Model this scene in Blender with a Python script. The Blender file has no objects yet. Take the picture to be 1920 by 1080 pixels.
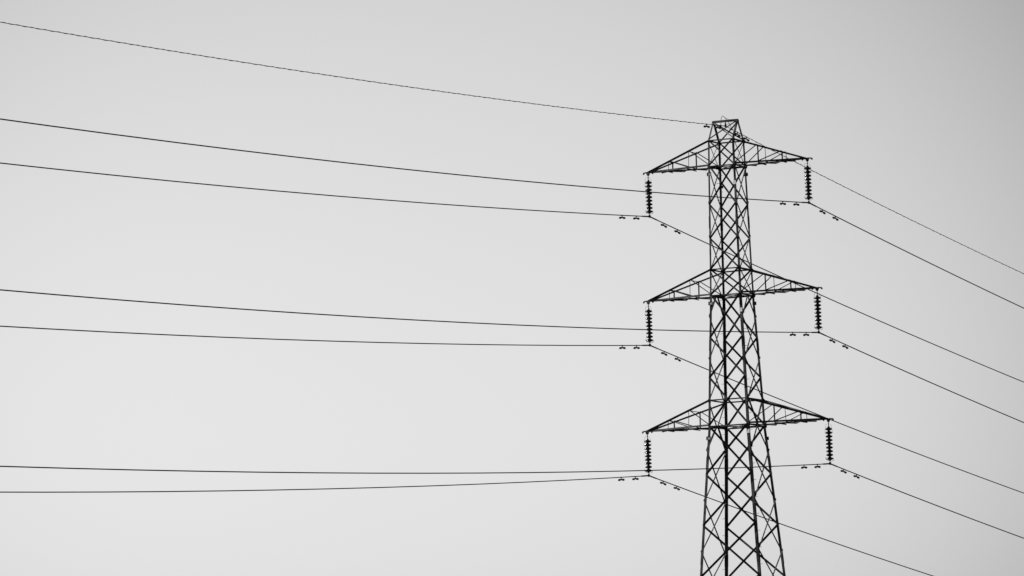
import bpy, bmesh, math, random
from mathutils import Vector, Matrix

random.seed(7)
SC = bpy.context.scene
COL = SC.collection

# ------------------------------------------------------------------ camera
EYE = 1.7                                   # eye height above the field
cam_d = bpy.data.cameras.new("camera")
cam = bpy.data.objects.new("camera", cam_d)
COL.objects.link(cam)
cam_d.sensor_width = 36.0
cam_d.lens = 200.0
cam_d.clip_start = 0.5
cam_d.clip_end = 60000.0
FWD = Vector((-0.42370849, 0.9002143, 0.1004257))
RGT = Vector((0.90276121, 0.42875616, -0.03450143))
UPV = Vector((0.07411681, -0.07604188, 0.99434618))
cam.matrix_world = Matrix(((RGT.x, UPV.x, -FWD.x, 88.1418),
                           (RGT.y, UPV.y, -FWD.y, -207.8189),
                           (RGT.z, UPV.z, -FWD.z, EYE),
                           (0, 0, 0, 1)))
SC.camera = cam

# ------------------------------------------------------------------ light
SUN_DIR = Vector((-0.86, -0.17, 0.48)).normalized()        # towards the sun
sun_el = math.asin(SUN_DIR.z)
sun_az = math.atan2(SUN_DIR.x, SUN_DIR.y)
sun_d = bpy.data.lights.new("sun", 'SUN')
sun_d.energy = 5.0
sun_d.angle = math.radians(0.5)
sun_d.color = (1.0, 0.985, 0.97)
sun = bpy.data.objects.new("sun", sun_d)
COL.objects.link(sun)
sun.rotation_euler = (-SUN_DIR).to_track_quat('-Z', 'Y').to_euler()
sun.location = SUN_DIR * 100

world = bpy.data.worlds.new("World")
SC.world = world
world.use_nodes = True
wt = world.node_tree
for n in list(wt.nodes):
    wt.nodes.remove(n)


def N(tree, typ, **kw):
    n = tree.nodes.new(typ)
    for k, v in kw.items():
        setattr(n, k, v)
    return n


sky = N(wt, 'ShaderNodeTexSky', sky_type='NISHITA', sun_disc=False)
sky.sun_elevation = sun_el
sky.sun_rotation = sun_az
sky.altitude = 100
sky.air_density = 1.0
sky.dust_density = 1.5
sky.ozone_density = 1.0
bw = N(wt, 'ShaderNodeRGBToBW')              # a black and white photograph
wt.links.new(sky.outputs[0], bw.inputs[0])
# painted glow and lens vignetting: sky brightest around a fixed world direction, dimming outwards
tc = N(wt, 'ShaderNodeTexCoord')
dist = N(wt, 'ShaderNodeVectorMath', operation='DISTANCE')
dist.inputs[1].default_value = (-0.44149188, 0.89293957, 0.08799915)
nrm = N(wt, 'ShaderNodeVectorMath', operation='NORMALIZE')
wt.links.new(tc.outputs['Generated'], nrm.inputs[0])
wt.links.new(nrm.outputs[0], dist.inputs[0])
pw = N(wt, 'ShaderNodeMath', operation='POWER')
wt.links.new(dist.outputs['Value'], pw.inputs[0])
pw.inputs[1].default_value = 4
FALLOFF_RADIUS, FALLOFF_FLOOR = 0.140, 0.3
mu = N(wt, 'ShaderNodeMath', operation='MULTIPLY')
wt.links.new(pw.outputs[0], mu.inputs[0])
mu.inputs[1].default_value = -1.0 / FALLOFF_RADIUS ** pw.inputs[1].default_value
ex = N(wt, 'ShaderNodeMath', operation='EXPONENT')
wt.links.new(mu.outputs[0], ex.inputs[0])
mx = N(wt, 'ShaderNodeMath', operation='MULTIPLY_ADD')
wt.links.new(ex.outputs[0], mx.inputs[0])
mx.inputs[1].default_value = 1.0 - FALLOFF_FLOOR
mx.inputs[2].default_value = FALLOFF_FLOOR
ml = N(wt, 'ShaderNodeMath', operation='MULTIPLY')
wt.links.new(bw.outputs[0], ml.inputs[0])
wt.links.new(mx.outputs[0], ml.inputs[1])
bg = N(wt, 'ShaderNodeBackground')
bg.inputs['Strength'].default_value = 0.1
wt.links.new(ml.outputs[0], bg.inputs['Color'])
wo = N(wt, 'ShaderNodeOutputWorld')
wt.links.new(bg.outputs[0], wo.inputs['Surface'])

SC.view_settings.view_transform = 'Standard'
SC.view_settings.look = 'None'
SC.view_settings.exposure = 0.8014
SC.view_settings.gamma = 1.0
SC.view_settings.use_curve_mapping = False


# ------------------------------------------------------------------ materials
def material(name, c0, c1, rough, scale=6.0, spec=0.3, metallic=0.0, coat=0.0, bump=0.0):
    m = bpy.data.materials.new(name)
    m.use_nodes = True
    t = m.node_tree
    b = t.nodes['Principled BSDF']
    co = N(t, 'ShaderNodeTexCoord')
    no = N(t, 'ShaderNodeTexNoise')
    no.inputs['Scale'].default_value = scale
    no.inputs['Detail'].default_value = 5.0
    no.inputs['Roughness'].default_value = 0.65
    t.links.new(co.outputs['Object'], no.inputs['Vector'])
    r = N(t, 'ShaderNodeValToRGB')
    r.color_ramp.elements[0].position = 0.36
    r.color_ramp.elements[1].position = 0.64
    r.color_ramp.elements[0].color = (c0, c0, c0, 1)
    r.color_ramp.elements[1].color = (c1, c1, c1, 1)
    t.links.new(no.outputs['Fac'], r.inputs[0])
    t.links.new(r.outputs[0], b.inputs['Base Color'])
    b.inputs['Roughness'].default_value = rough
    b.inputs['Specular IOR Level'].default_value = spec
    b.inputs['Metallic'].default_value = metallic
    b.inputs['Coat Weight'].default_value = coat
    b.inputs['Coat Roughness'].default_value = 0.16
    if bump:
        bp = N(t, 'ShaderNodeBump')
        bp.inputs['Strength'].default_value = bump
        t.links.new(no.outputs['Fac'], bp.inputs['Height'])
        t.links.new(bp.outputs[0], b.inputs['Normal'])
    return m


M_STEEL = material("weathered_tower_steel", 0.010, 0.075, 0.6, 1.3, 0.08)
M_CLAMP = material("dark_cast_steel", 0.012, 0.025, 0.6, 20, 0.15)
M_PORC = material("dark_glazed_porcelain", 0.005, 0.009, 0.4, 30, 0.1, coat=0.8)
M_WIRE = material("aged_aluminium_strand", 0.02, 0.035, 0.7, 8, 0.1)
M_WHITE = material("white_enamel_plate", 0.55, 0.85, 0.5, 28, 0.2)
M_GREY = material("grey_enamel_plate", 0.28, 0.42, 0.5, 20, 0.2)
M_DARK = material("dark_plate_back", 0.012, 0.02, 0.6, 20, 0.15)
M_CONC = material("concrete", 0.2, 0.3, 0.9, 4, 0.2)
M_FIELD = material("meadow_soil_and_grass", 0.035, 0.07, 0.95, 0.6, 0.1, bump=0.3)


# ------------------------------------------------------------------ mesh helpers
class MB:
    """collects shapes, then links them as one mesh object"""
    def __init__(self):
        self.v, self.f = [], []

    def add(self, verts, faces):
        o = len(self.v)
        self.v += [tuple(p) for p in verts]
        self.f += [tuple(i + o for i in f) for f in faces]

    def prism(self, p, q, prof_p, prof_q=None):
        """extrude a closed profile (list of offset vectors) from p to q"""
        prof_q = prof_q or prof_p
        n = len(prof_p)
        vs = [p + o for o in prof_p] + [q + o for o in prof_q]
        fs = [(i, (i + 1) % n, n + (i + 1) % n, n + i) for i in range(n)]
        fs += [tuple(range(n - 1, -1, -1)), tuple(range(n, 2 * n))]
        self.add(vs, fs)

    def angle(self, p, q, n1, n2, b, t, b2=None):
        """rolled angle section, heel on the line p-q, flanges along n1 and n2"""
        p, q = Vector(p), Vector(q)
        b2 = b2 or b
        ax = (q - p).normalized()
        n1 = Vector(n1); n1 = (n1 - ax * n1.dot(ax)).normalized()
        n2 = Vector(n2); n2 = n2 - ax * n2.dot(ax); n2 = (n2 - n1 * n2.dot(n1)).normalized()
        prof = [n1 * 0, n1 * b, n1 * b + n2 * t, n1 * t + n2 * t, n1 * t + n2 * b2, n2 * b2]
        if ax.dot(n1.cross(n2)) < 0:
            prof.reverse()
        self.prism(p, q, prof)

    def bar(self, p, q, n1, a, b):
        """rectangular bar a wide along n1, b thick"""
        p, q = Vector(p), Vector(q)
        ax = (q - p).normalized()
        n1 = Vector(n1); n1 = (n1 - ax * n1.dot(ax)).normalized()
        n2 = ax.cross(n1)
        self.prism(p, q, [n1 * a / 2 + n2 * b / 2, -n1 * a / 2 + n2 * b / 2,
                          -n1 * a / 2 - n2 * b / 2, n1 * a / 2 - n2 * b / 2])

    def tube(self, pts, r, seg=8):
        pts = [Vector(p) for p in pts]
        rs = r if isinstance(r, (list, tuple)) else [r] * len(pts)
        t0 = (pts[1] - pts[0]).normalized()
        ref = Vector((0, 0, 1)) if abs(t0.z) < 0.9 else Vector((1, 0, 0))
        u = t0.cross(ref).normalized()
        rings = []
        for i, p in enumerate(pts):
            a, b = pts[max(i - 1, 0)], pts[min(i + 1, len(pts) - 1)]
            t = (b - a).normalized()
            u = (u - t * u.dot(t)).normalized()
            w = t.cross(u)
            rings.append([p + (u * math.cos(k * math.tau / seg) + w * math.sin(k * math.tau / seg)) * rs[i]
                          for k in range(seg)])
        vs = [p for g in rings for p in g]
        fs = []
        for i in range(len(pts) - 1):
            for k in range(seg):
                a, b = i * seg + k, i * seg + (k + 1) % seg
                fs.append((a, b, b + seg, a + seg))
        fs.append(tuple(range(seg - 1, -1, -1)))
        fs.append(tuple(range((len(pts) - 1) * seg, len(pts) * seg)))
        self.add(vs, fs)

    def lathe(self, prof, seg=20, axis=(0, 0, 1), centre=(0, 0, 0)):
        """revolve (radius, height) pairs"""
        ax = Vector(axis).normalized()
        ref = Vector((1, 0, 0)) if abs(ax.x) < 0.9 else Vector((0, 1, 0))
        u = (ref - ax * ref.dot(ax)).normalized()
        w = ax.cross(u)
        c = Vector(centre)
        vs, fs = [], []
        for r, h in prof:
            r = max(r, 1e-4)
            for k in range(seg):
                a = k * math.tau / seg
                vs.append(c + ax * h + (u * math.cos(a) + w * math.sin(a)) * r)
        for i in range(len(prof) - 1):
            for k in range(seg):
                a, b = i * seg + k, i * seg + (k + 1) % seg
                fs.append((a, b, b + seg, a + seg))
        self.add(vs, fs)

    def build(self, name, mat, parent=None, smooth=False, loc=None):
        me = bpy.data.meshes.new(name)
        me.from_pydata(self.v, [], self.f)
        bm = bmesh.new(); bm.from_mesh(me)
        bmesh.ops.recalc_face_normals(bm, faces=bm.faces)
        bm.to_mesh(me); bm.free()
        me.materials.append(mat)
        if smooth:
            for p in me.polygons:
                p.use_smooth = True
        o = bpy.data.objects.new(name, me)
        COL.objects.link(o)
        if parent:
            o.parent = parent
        if loc:
            o.location = loc
        return o


def tag(o, label=None, cat=None, group=None, kind=None):
    if label: o['label'] = label
    if cat: o['category'] = cat
    if group: o['group'] = group
    if kind: o['kind'] = kind
    return o


def thing(name, loc, label, cat, group=None, rx=0.0):
    o = bpy.data.objects.new(name, None)
    o.empty_display_size = 0.3
    COL.objects.link(o)
    o.location = loc
    o.rotation_euler = (rx, 0, 0)
    return tag(o, label, cat, group)


def copy_tree(o, parent=None):
    c = o.copy()
    COL.objects.link(c)
    if parent: c.parent = parent
    for ch in [x for x in SC.objects if x.parent == o]:
        copy_tree(ch, c)
    return c


def V(*a):
    return Vector(a)


# ------------------------------------------------------------------ ground
g = MB()
for i in range(-12, 12):
    for j in range(-12, 12):
        s = 1500.0
        g.add([(i * s, j * s, 0), ((i + 1) * s, j * s, 0), ((i + 1) * s, (j + 1) * s, 0), (i * s, (j + 1) * s, 0)],
              [(0, 1, 2, 3)])
tag(g.build('ground', M_FIELD), kind='structure')

# ------------------------------------------------------------------ the tower: levels (z above ground, half width)
E = EYE
LV = [(28.369 + E, 0.5318), (27.357 + E, 0.553), (23.192 + E, 0.6241), (22.177 + E, 0.6488),
      (17.972 + E, 0.8135), (16.957 + E, 0.8442), (12.992 + E, 1.130), (0.25, 1.130 + 0.0721 * (12.992 + E - 0.25))]


def half(z):
    for (z0, w0), (z1, w1) in zip(LV, LV[1:]):
        if z >= z1 or (z1, w1) == LV[-1]:
            return w0 + (w1 - w0) * (z0 - z) / (z0 - z1)
    return LV[-1][1]


def corner(sx, sy, z, out=0.0):
    w = half(z) + out
    return V(sx * w, sy * w, z)


tower = thing('transmission_tower', (0, 0, 0),
              'tall dark steel lattice pylon with three pairs of pointed cross arms', 'pylon')

# legs: heavy angles, getting lighter towards the top, with splice plates
LEG_SEC = [(0.25, 16.957 + E, 0.107), (16.957 + E, 22.177 + E, 0.094), (22.177 + E, 28.369 + E, 0.070)]
OUT = 0.022
for sx, sy in ((-1, -1), (-1, 1), (1, -1), (1, 1)):
    m = MB()
    for z0, z1, b in LEG_SEC:
        br = [z0] + [z for z, w in reversed(LV) if z0 < z < z1] + [z1]
        for a, c in zip(br, br[1:]):
            m.angle(corner(sx, sy, a, OUT), corner(sx, sy, c, OUT), (-sx, 0, 0), (0, -sy, 0), b, 0.010)
    # splices: short inner angle and cover plates where two lengths of leg meet
    for z, b in ((25.1 + E, 0.084), (20.2 + E, 0.104), (15.5 + E, 0.118), (11.7 + E, 0.118), (6.0 + E, 0.118)):
        m.angle(corner(sx, sy, z - 0.24, OUT + 0.008), corner(sx, sy, z + 0.24, OUT + 0.008),
                (-sx, 0, 0), (0, -sy, 0), b, 0.007)
    leg = m.build('leg', M_STEEL, tower)
    # step bolts on two opposite legs, alternating between the two flanges
    if (sx, sy) in ((-1, 1), (1, -1)):
        far = MB()
        k = 0
        z = 3.0
        while z < 28.0 + E:
            p = corner(sx, sy, z, OUT)
            if k % 2 == 0:
                p += V(0, -sy * 0.05, 0); d = V(sx, 0, 0)
            else:
                p += V(-sx * 0.05, 0, 0); d = V(0, sy, 0)
            tgt = far if z < 10.6 + E else MB()
            tgt.tube([p - d * 0.012, p + d * 0.095], 0.0075, 6)
            tgt.tube([p + d * 0.095, p + d * 0.110], 0.014, 6)
            if tgt is not far:
                tgt.build('step_bolt', M_STEEL, leg)
            z += 0.335
            k += 1
        tag(far.build('step_bolt', M_STEEL, leg), kind='stuff')
    f = MB()
    w = LV[-1][1] + OUT
    f.lathe([(0.01, 0.27), (0.26, 0.27), (0.30, 0.23), (0.36, -0.2), (0.01, -0.2)], 20, centre=(sx * (w - .04), sy * (w - .04), 0))
    f.build('footing', M_CONC, tower)

# bracing ------------------------------------------------------------------
NEAR = [28.369, 27.357, 25.79, 24.433, 23.192, 22.177, 20.458, 18.861, 16.957, 15.019, 13.000, 10.93]
SIDE_TOP = [28.369, 27.357, 25.89, 24.54, 23.192, 22.177]
SIDE_MID = [21.319, 19.665, 17.99]
SIDE_LOW = [15.984, 14.004, 11.98, 9.88]
LOW_NEAR = [10.93, 8.75, 6.45, 4.0, 1.4, -1.2]
LOW_SIDE = [9.88, 7.7, 5.3, 2.8, 0.1]
hidden = MB()                                # bracing below the picture


def face_pt(face, s, z, out=0.0):
    """a point on the leg s (-1 left / +1 right as one faces that side) of a face"""
    ax, sg = face
    w = half(z)
    return V(s * (w - 0.012), sg * (w + out), z) if ax == 'y' else V(sg * (w + out), s * (w - 0.012), z)


def brace(face, s0, z0, s1, z1, b, outer, up, mb=None, mid0=False, mid1=False, off=None):
    ax, sg = face
    nrm_ = V(0, sg, 0) if ax == 'y' else V(sg, 0, 0)
    b *= 1.1
    off = off or (0.024 if outer else 0.010)
    p = face_pt(face, 0 if mid0 else s0, z0, off) if not mid0 else (V(0, sg * (half(z0) + off), z0) if ax == 'y' else V(sg * (half(z0) + off), 0, z0))
    q = face_pt(face, 0 if mid1 else s1, z1, off) if not mid1 else (V(0, sg * (half(z1) + off), z1) if ax == 'y' else V(sg * (half(z1) + off), 0, z1))
    d = (q - p).normalized()
    e = d.cross(nrm_).normalized()
    if e.z * up < 0:
        e = -e
    # flange flat on the face along -e, other flange standing out of (or into) the tower at the e edge
    heel = e * (b / 2)
    m = mb if mb is not None else MB()
    m.angle(p + heel, q + heel, -e, nrm_ if outer else -nrm_, b, 0.006)
    if mb is None:
        m.build('diagonal_brace', M_STEEL, tower)


def xpanel(face, za, zb, b, mb=None):
    """cross of two angles between the legs from height za (top) to zb (bottom)"""
    ax, sg = face
    l = -1 if (ax, sg) in (('y', -1), ('x', 1)) else 1      # left leg seen from outside
    brace(face, l, zb, -l, za, b, True, 1, mb)              # rising to the right, outside
    if face == ('y', -1) and za < 17.5 + E:
        brace(face, l, za, -l, zb, b, True, -1, mb, off=0.031)   # falling to the right, outside on packers
    else:
        brace(face, l, za, -l, zb, b, False, 1, mb)         # falling to the right, inside


for fy in (('y', -1), ('y', 1)):
    for za, zb in zip(NEAR, NEAR[1:]):
        b = 0.046 if za > 27.4 else 0.052 if za > 22.3 else 0.060 if za > 17 else 0.064
        xpanel(fy, za + E, zb + E, b)
    for za, zb in zip(LOW_NEAR, LOW_NEAR[1:]):
        xpanel(fy, za + E, zb + E, 0.058, hidden)
for fx in (('x', -1), ('x', 1)):
    for za, zb in zip(SIDE_TOP, SIDE_TOP[1:]):
        xpanel(fx, za + E, zb + E, 0.026 if za > 27.4 else 0.042)
    for za, zb in zip(SIDE_MID, SIDE_MID[1:]):
        xpanel(fx, za + E, zb + E, 0.048)
    for za, zb in zip(SIDE_LOW, SIDE_LOW[1:]):
        xpanel(fx, za + E, zb + E, 0.052)
    for za, zb in zip(LOW_SIDE, LOW_SIDE[1:]):
        xpanel(fx, za + E, zb + E, 0.048, hidden)
    for s in (-1, 1):
        o = s < 0
        brace(fx, 0, 22.177 + E, s, 21.319 + E, 0.048, o, 1, mid0=True)
        brace(fx, s, 17.99 + E, 0, 16.957 + E, 0.048, o, 1, mid1=True)
        brace(fx, 0, 16.957 + E, s, 15.984 + E, 0.052, o, 1, mid0=True)
tag(hidden.build('diagonal_brace', M_STEEL, tower), kind='stuff')

# horizontal frames where the arms meet the body, with a plan diagonal
for i in range(6):
    z = LV[i][0]
    w = LV[i][1]
    b = 0.058 if i in (1, 3, 5) else 0.052
    zo = 0.0 if i in (1, 3, 5) else 0.030
    for sy in (-1, 1):
        m = MB()
        m.angle((-w, sy * (w + 0.012), z + zo), (w, sy * (w + 0.012), z + zo), (0, 0, -1), (0, -sy, 0), b, 0.006)
        m.build('horizontal_brace', M_STEEL, tower)
    for sx in (-1, 1):
        m = MB()
        m.angle((sx * (w + 0.012), -w, z + zo - 0.006), (sx * (w + 0.012), w, z + zo - 0.006), (0, 0, -1), (-sx, 0, 0), b, 0.006)
        m.build('horizontal_brace', M_STEEL, tower)
    if i in (1, 3, 5):
        m = MB()
        m.angle((-w, -w, z - 0.012), (w, w, z - 0.012), (1, -1, 0), (0, 0, -1), 0.038, 0.005)
        m.build('horizontal_brace', M_STEEL, tower)
        m = MB()
        m.angle((w, -w, z - 0.020), (-w, w, z - 0.020), (1, 1, 0), (0, 0, -1), 0.038, 0.005)
        m.build('horizontal_brace', M_STEEL, tower)

# gusset plates at the arm levels and bolt groups at the side nodes
for i in range(6):
    z, w = LV[i]
    for sx in (-1, 1):
        for sy in (-1, 1):
            if sx < 0 and sy < 0:
                continue
            m = MB()
            c = V(sx * (w + 0.005), sy * (w - 0.002), z - 0.02)
            hw, hh = 0.070, 0.075
            pts = [V(-hw, 0, hh * .5), V(-hw * .4, 0, hh), V(hw * .7, 0, hh), V(hw * 1.25, 0, hh * .1),
                   V(hw * .9, 0, -hh), V(-hw * .6, 0, -hh), V(-hw, 0, -hh * .4)]
            pts = [V(p.x * sx, 0, p.z) for p in pts]
            m.prism(c, c + V(0, sy * 0.008, 0), pts)
            m.build('gusset_plate', M_STEEL, tower)
for z in SIDE_TOP[1:] + SIDE_MID + SIDE_LOW[:3]:
    for sx in (-1, 1):
        for sy in (-1, 1):
            m = MB()
            p = corner(sx, sy, z + E, OUT)
            for dz in (-0.035, 0.035):
                m.tube([p + V(-sx * .01, -sy * 0.04, dz), p + V(sx * 0.034, -sy * 0.04, dz)], 0.016, 6)
            m.build('bolt_pair', M_STEEL, tower)


# cross arms ------------------------------------------------------------------
ARM = [3.459, 3.657, 3.914]
TZ = 0.0075


def cross_arm(k, s):
    zu, wu = LV[2 * k]
    zl, wl = LV[2 * k + 1]
    a = ARM[k]
    tipz = zl + TZ
    up = {sy: (V(s * wu, sy * (wu + .02), zu + 0.022), V(s * (a - 0.03), sy * 0.045, tipz + 0.045)) for sy in (-1, 1)}
    lo = {sy: (V(s * wl, sy * (wl + .02), zl), V(s * (a - 0.03), sy * 0.045, tipz - 0.01)) for sy in (-1, 1)}
    tip = MB()
    # tip: two cheek plates, a cross pin and the drooping landing horns at both ends
    for sy in (-1, 1):
        tip.prism(V(s * a, sy * 0.050, tipz), V(s * a, sy * 0.058, tipz),
                  [V(-.075, 0, .04), V(.06, 0, .04), V(.07, 0, .0), V(.022, 0, -.11), V(-.022, 0, -.11), V(-.07, 0, -.0)])
    tip.tube([(s * a - .215, 0, tipz - .05), (s * a - .185, 0, tipz + .0), (s * a - .12, 0, tipz + .022),
              (s * a + .12, 0, tipz + .022), (s * a + .185, 0, tipz + .0), (s * a + .215, 0, tipz - .05)],
             [.034, .037, .024, .024, .037, .034], 8)
    tip.tube([(s * a, -.075, tipz - .09), (s * a, .075, tipz - .09)], .016, 8)
    root = tip.build('cross_arm', M_STEEL, tower)
    at = lambda c, t: c[0].lerp(c[1], t)
    b = 0.070 if k == 2 else 0.066
    for sy in (-1, 1):
        m = MB(); m.angle(up[sy][0], up[sy][1], (0, 0, -1), (0, sy, 0), b, 0.007)
        m.build('top_chord', M_STEEL, root)
        m = MB(); m.angle(lo[sy][0], lo[sy][1], (0, 0, 1), (0, -sy, 0), b, 0.007)
        m.build('bottom_chord', M_STEEL, root)
        for t in (1 / 3, 2 / 3):
            u, l = at(up[sy], t), at(lo[sy], t)
            m = MB()
            if s * sy > 0:                   # the two faces of an arm are built as turned copies of one another
                m.angle(u + V(0, -sy * .008, 0), l + V(0, -sy * .008, 0), (1, 0, 0), (0, 1, 0), 0.024, 0.005)
            else:
                m.angle(u + V(0, -sy * .008, 0), l + V(0, -sy * .008, 0), (1, 0, 0), (0, -1, 0), 0.042, 0.005)
            m.build('strut', M_STEEL, root)
            u2, l2 = at(up[sy], t), at(lo[sy], t - 1 / 3)
            m = MB(); m.angle(u2 + V(0, -sy * .014, 0), l2 + V(0, -sy * .014, 0.03), (s, 0, 1), (0, -sy, 0), 0.042, 0.005)
            m.build('lattice_bar', M_STEEL, root)
    # plan bracing under the bottom chords
    ts = (0.0, 0.18, 1 / 3, 0.5, 2 / 3, 0.82)
    sg = -1
    for t0, t1 in zip(ts, ts[1:]):
        m = MB(); m.angle(at(lo[sg], t0) + V(0, 0, -.010), at(lo[-sg], t1) + V(0, 0, -.010), (s, 0, 0), (0, 0, -1), 0.038, 0.005)
        m.build('plan_bar', M_STEEL, root)
        sg = -sg
    for t in (1 / 3, 2 / 3):
        m = MB(); m.angle(at(lo[-1], t) + V(0, -.03, -.018), at(lo[1], t) + V(0, .03, -.018), (s, 0, 0), (0, 0, -1), 0.038, 0.005)
        m.build('plan_bar', M_STEEL, root)
        m = MB(); m.angle(at(up[-1], t) + V(0, 0, -.006), at(up[1], t) + V(0, 0, -.006), (s, 0, 0), (0, 0, -1), 0.030, 0.004)
        m.build('plan_bar', M_STEEL, root)
    return root


for k in range(3):
    for s in (-1, 1):
        cross_arm(k, s)

# the peak that carries the earth wire ----------------------------------------
PT, PZ = 0.527, 29.156 + E
m = MB()
m.angle((-PT - .02, -.05, PZ + .060), (PT + .02, -.05, PZ + .060), (0, 0, -1), (0, 1, 0), 0.085, 0.008)
m.angle((-PT - .02, .05, PZ + .060), (PT + .02, .05, PZ + .060), (0, 0, -1), (0, -1, 0), 0.085, 0.008)
for sx in (-1, 1):
    for sy in (-1, 1):
        m.prism(V(sx * PT, sy * .06, PZ - .02), V(sx * PT, sy * .068, PZ - .02),
                [V(-.035, 0, .05), V(.035, 0, .05), V(.035, 0, -.07), V(-.035, 0, -.07)])
peak = m.build('peak', M_STEEL, tower)
z0, w0 = LV[0]
for sx in (-1, 1):
    for sy in (-1, 1):
        m = MB()
        m.angle((sx * (w0 + OUT), sy * (w0 + OUT), z0), (sx * (PT + .02), sy * .055, PZ), (-sx, 0, 0), (0, -sy, 0), 0.070, 0.007)
        m.build('peak_leg', M_STEEL, peak)
for sy in (-1, 1):
    for sx in (-1, 1):
        m = MB()
        o = 0.03 if sx > 0 else 0.012
        m.angle((-sx * (w0 - .01), sy * (w0 + o), z0 + .03), (sx * (PT - .02), sy * (.05 + o), PZ - .05),
                (-sx, 0, 1), (0, sy if sx > 0 else -sy, 0), 0.048, 0.005)
        m.build('peak_brace', M_STEEL, peak)

# identification plates just under each pair of arms ---------------------------
for zl, zr, z3, z2 in ((27.018, 27.03, 26.613, 26.609), (21.843, 21.85, 21.499, None), (16.462, 16.444, 16.646, 16.25)):
    def plate(c, ax, w, h, mat, rim=None):
        m = MB()
        ax = Vector(ax)
        m.bar(c + V(0, 0, -h / 2), c + V(0, 0, h / 2), ax, w, 0.006)
        o = m.build('identification_plate', mat, tower)
        if rim:
            r = MB()
            n = V(0, -1, 0) if abs(ax.x) > .5 else V(1, 0, 0)
            for sg in (-1, 1):
                r.bar(c + ax * (sg * w / 2) + V(0, 0, -h / 2 - .012) + n * .004, c + ax * (sg * w / 2) + V(0, 0, h / 2 + .012) + n * .004, ax, .022, .014)
                r.bar(c - ax * (w / 2 - .012) + V(0, 0, sg * h / 2) + n * .004, c + ax * (w / 2 - .012) + V(0, 0, sg * h / 2) + n * .004, (0, 0, 1), .022, .013)
            r.build('plate_frame', rim, o)
        return o
    p = corner(-1, -1, zl + E, OUT)
    plate(p + V(.045, -.022, 0), (1, 0, 0), 0.17, 0.125, M_GREY, M_STEEL)
    p = corner(1, 1, zr + E, OUT)
    plate(p + V(-.03, .022, 0), (1, 0, 0), 0.17, 0.14, M_DARK)
    p = corner(1, -1, z3 + E, OUT)
    plate(p + V(-.04, -.022, 0), (1, 0, 0), 0.125, 0.155, M_WHITE)
    if z2:
        p = corner(-1, 1, z2 + E, OUT)
        plate(p + V(.10, -.012, 0), (1, 0, 0), 0.08, 0.12, M_DARK)

# ------------------------------------------------------------------ insulator strings
INS = 1.7621
TIER = ['upper', 'middle', 'lower']
SIDE = {-1: 'left', 1: 'right'}


def make_insulator():
    root = thing('insulator_string', (0, 0, 0), 'x', 'insulator', 'insulator strings hanging from the arm tips')
    m = MB()                                 # shackle, link and socket; z = 0 at the arm tip
    m.tube([(0, -.028, -.06), (0, -.026, -.115), (0, 0, -.135), (0, .026, -.115), (0, .028, -.06)], .010, 8)
    m.tube([(0, 0, -.125), (0, 0, -.31)], .016, 8)
    m.lathe([(.001, -.165), (.022, -.175), (.026, -.19), (.020, -.205), (.001, -.21)], 12)
    m.build('link', M_CLAMP, root, smooth=True)
    pitch = 0.1462
    zc = -0.385                              # rim level of the first disc
    d0 = None
    for k in range(9):
        z = zc - k * pitch
        if d0 is None:
            m = MB()
            m.lathe([(.001, .112), (.030, .110), (.042, .096), (.047, .076), (.053, .060), (.066, .048), (.096, .034),
                     (.120, .024), (.133, .012), (.138, -.004), (.137, -.020), (.128, -.034), (.114, -.034), (.100, -.046),
                     (.088, -.040), (.076, -.054), (.062, -.048), (.052, -.060), (.044, -.064), (.040, -.084), (.001, -.084)], 32)
            d0 = m.build('disc', M_PORC, root, smooth=True)
            d0.location = (0, 0, z)
        else:
            d = d0.copy(); COL.objects.link(d); d.parent = root; d.location = (0, 0, z)
    # arcing horns: a wide rod hoop above, a short racket hoop below
    m = MB()
    R = .0045
    m.tube([(0, 0, -.185), (-.06, 0, -.180), (-.115, 0, -.205), (-.135, 0, -.30), (-.160, 0, -.46), (-.165, 0, -.53), (-.135, 0, -.57)], R, 6)
    m.tube([(0, 0, -.185), (.05, 0, -.185), (.095, 0, -.230), (.125, 0, -.32), (.150, 0, -.46), (.165, 0, -.56)], R, 6)
    m.build('arcing_horn', M_CLAMP, root, smooth=True)
    zb = zc - 8 * pitch
    m = MB()
    m.tube([(0, 0, zb - .105), (.06, 0, zb - .105), (.135, 0, zb - .10), (.158, 0, zb - .075), (.165, 0, zb - .02), (.135, 0, zb + .015)], .0075, 6)
    m.tube([(0, 0, zb - .095), (-.07, 0, zb - .08), (-.14, 0, zb - .045), (-.175, 0, zb + .01), (-.180, 0, zb + .06)], .0075, 6)
    m.build('arcing_horn', M_CLAMP, root, smooth=True)
    m = MB()                                 # boat shaped suspension clamp round the conductor
    m.tube([(0, 0, zb - .06), (0, 0, -INS + .05)], .014, 8)
    m.lathe([(.001, -.15), (.020, -.145), (.034, -.09), (.045, -.03), (.045, .03), (.034, .09), (.020, .145), (.001, .15)],
            12, axis=(0, 1, 0), centre=(0, 0, -INS - .004))
    m.bar((0, -.05, -INS + .015), (0, .05, -INS + .015), (0, 0, 1), .09, .055)
    m.tube([(0, 0, -INS + .02), (0, 0, -INS + .075)], .026, 8)
    m.build('suspension_clamp', M_CLAMP, root, smooth=False)
    return root


proto = make_insulator()
first = True
for k in range(3):
    for s in (-1, 1):
        o = proto if first else copy_tree(proto)
        first = False
        o.location = (s * ARM[k], 0, LV[2 * k + 1][0] + TZ)
        o['label'] = f'string of nine dark insulator discs hanging from the {TIER[k]} {SIDE[s]} arm tip'

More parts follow.
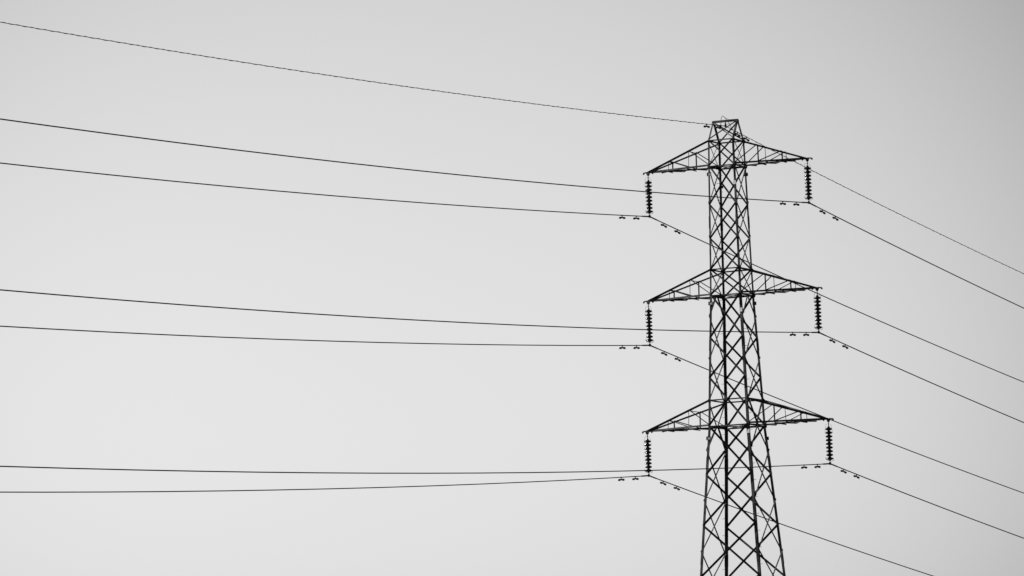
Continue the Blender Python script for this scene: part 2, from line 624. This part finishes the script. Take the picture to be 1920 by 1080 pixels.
# ------------------------------------------------------------------ wires
WIRES = {  # slope and curvature of the span towards the viewer (-y) and away (+y)
    (0, 1): ((-0.06898, 0.000292), (-0.10768, 0.000300)),
    (0, -1): ((-0.06916, 0.000290), (-0.10605, 0.000262)),
    (1, 1): ((-0.06816, 0.000292), (-0.10728, 0.000300)),
    (1, -1): ((-0.06975, 0.000283), (-0.10776, 0.000284)),
    (2, 1): ((-0.06708, 0.000273), (-0.10561, 0.000300)),
    (2, -1): ((-0.07099, 0.000279), (-0.10827, 0.000300)),
    'e': ((-0.06141, 0.000276), (-0.10671, 0.000300)),
}
SPAN = (245.0, 350.0)


def wire_pts(A, prm, step):
    def side(j):
        s, c = prm[j]
        n = int(SPAN[j] / step)
        return [V(A.x, A.y + (-1 if j == 0 else 1) * t, A.z + s * t + c * t * t) for t in (i * SPAN[j] / n for i in range(1, n + 1))]
    return list(reversed(side(0))) + [A.copy()] + side(1)


def on_wire(A, prm, y):
    s, c = prm[0] if y < 0 else prm[1]
    t = abs(y)
    z = A.z + s * t + c * t * t
    sl = (s + 2 * c * t) * (-1 if y < 0 else 1)
    return V(A.x, A.y + y, z), math.atan(sl)


def make_damper():
    root = thing('vibration_damper', (0, 0, 0), 'x', 'vibration damper', 'vibration dampers clamped on the wires')
    m = MB()                                 # clamp round the wire and its hanging arm
    m.tube([(0, -.035, 0), (0, .035, 0)], .024, 8)
    m.bar((0, 0, .01), (0, 0, -.105), (0, 1, 0), .050, .022)
    m.build('clamp', M_CLAMP, root)
    m = MB()
    m.tube([(0, -.16, -.112), (0, -.06, -.098), (0, 0, -.095), (0, .06, -.098), (0, .16, -.112)], .008, 6)
    m.build('messenger_cable', M_CLAMP, root)
    w0 = None
    for sg in (-1, 1):
        m = MB()
        ax = V(0, sg, -.06).normalized()
        m.lathe([(.001, 0), (.028, .004), (.038, .05), (.043, .10), (.044, .17), (.032, .208), (.001, .214)], 12,
                axis=ax, centre=(0, sg * .055, -.094))
        m.build('weight', M_CLAMP, root, smooth=True)
    return root


damper = make_damper()
used = [False]


def put_damper(A, prm, y, label):
    o = copy_tree(damper) if used[0] else damper
    used[0] = True
    p, rx = on_wire(A, prm, y)
    o.location = p
    o.rotation_euler = (rx, 0, 0)
    o['label'] = label
    return o


for k in range(3):
    for s in (-1, 1):
        A = V(s * ARM[k], 0, LV[2 * k + 1][0] + TZ - INS)
        prm = WIRES[(k, s)]
        m = MB()
        m.tube(wire_pts(A, prm, 4.0), 0.0212, 6)
        o = m.build('conductor_wire', M_WIRE, None, smooth=True)
        r = MB()
        ys = [-.75, -.72, -.45, -.25, -.1, 0, .1, .25, .45, .72, .75]
        r.tube([on_wire(A, prm, y)[0] + V(0, 0, .004 * (1 - abs(y) / .75)) for y in ys],
               [.0212, .028, .029, .029, .029, .029, .029, .029, .029, .028, .0212], 8)
        r.build('armour_rods', M_CLAMP, o, smooth=True)
        tag(o, f'dark power line held by the {TIER[k]} {SIDE[s]} insulator string', 'power line', 'conductor wires of the line')
        for y in (-1.33, -2.71, 1.40, 2.75):
            put_damper(A, prm, y, f'dumbbell damper {"left" if y < 0 else "right"} of the {TIER[k]} {SIDE[s]} '
                       f'insulator string, {"inner" if abs(y) < 2 else "outer"} of its pair')

# earth wire: a thin core with a cable wrapped round it
A = V(0, 0, 28.9692 + E)
prm = WIRES['e']
pts = wire_pts(A, prm, 4.0)
m = MB()
m.tube(pts, 0.0115, 6)
ew = m.build('earth_wire', M_WIRE, None, smooth=True)
tag(ew, 'thinnest wire, topmost, running over the very top of the pylon', 'earth wire')
h = MB()
hp, y = [], -95.0
while y < 60.0:
    p, rx = on_wire(A, prm, y)
    a = y / 0.85 * math.tau
    hp.append(p + V(math.cos(a) * .015, 0, math.sin(a) * .015))
    y += 0.85 / 9
h.tube(hp, 0.0075, 5)
h.build('wrapped_cable', M_WIRE, ew, smooth=True)
m = MB()                                     # bonding loop over the top beam, with a grip at each end
lp = []
for i in range(25):
    u = i / 24
    yy = -0.48 + 1.10 * u
    base = on_wire(A, prm, yy)[0]
    hgt = 0.40 * (math.sin(math.pi * u) ** 0.75)
    lp.append(base + V(0.0 - .05 * math.sin(math.pi * u), .16 * -math.sin(math.pi * u), hgt))
m.tube(lp, 0.011, 6)
m.tube([A + V(.0, -.02, .33), A + V(.10, .10, .27), A + V(.15, .16, .16), A + V(.10, .12, .09), A + V(.02, .04, .06)], 0.0075, 6)
m.build('bonding_loop', M_CLAMP, ew, smooth=True)
for yy in (-0.48, 0.62):
    p, rx = on_wire(A, prm, yy)
    m = MB(); m.tube([p + V(0, -.07, -.07 * math.tan(rx)), p + V(0, .07, .07 * math.tan(rx))], 0.030, 8)
    m.build('grip', M_CLAMP, ew, smooth=False)
st = thing('earth_wire_clamp', A, 'small dark clamp holding the earth wire under the top beam', 'clamp')
m = MB()
m.tube([(0, 0, .20), (0, 0, .03)], .020, 8)
m.lathe([(.001, .12), (.036, .11), (.040, .08), (.028, .06), (.001, .055)], 10)
m.build('hanger', M_CLAMP, st)
m = MB()
m.lathe([(.001, -.13), (.018, -.125), (.034, -.06), (.042, 0), (.034, .06), (.018, .125), (.001, .13)], 10, axis=(0, 1, -.05), centre=(0, 0, -.005))
m.bar((0, -.04, .02), (0, .04, .02), (0, 0, 1), .075, .05)
m.build('clamp_body', M_CLAMP, st)
for y, w in ((-0.80, 'inner'), (-1.92, 'outer'), (1.20, 'inner'), (2.10, 'outer')):
    put_damper(A, prm, y, f'dumbbell damper on the thin top wire, {"left" if y < 0 else "right"} of the pylon peak, {w} of its pair')
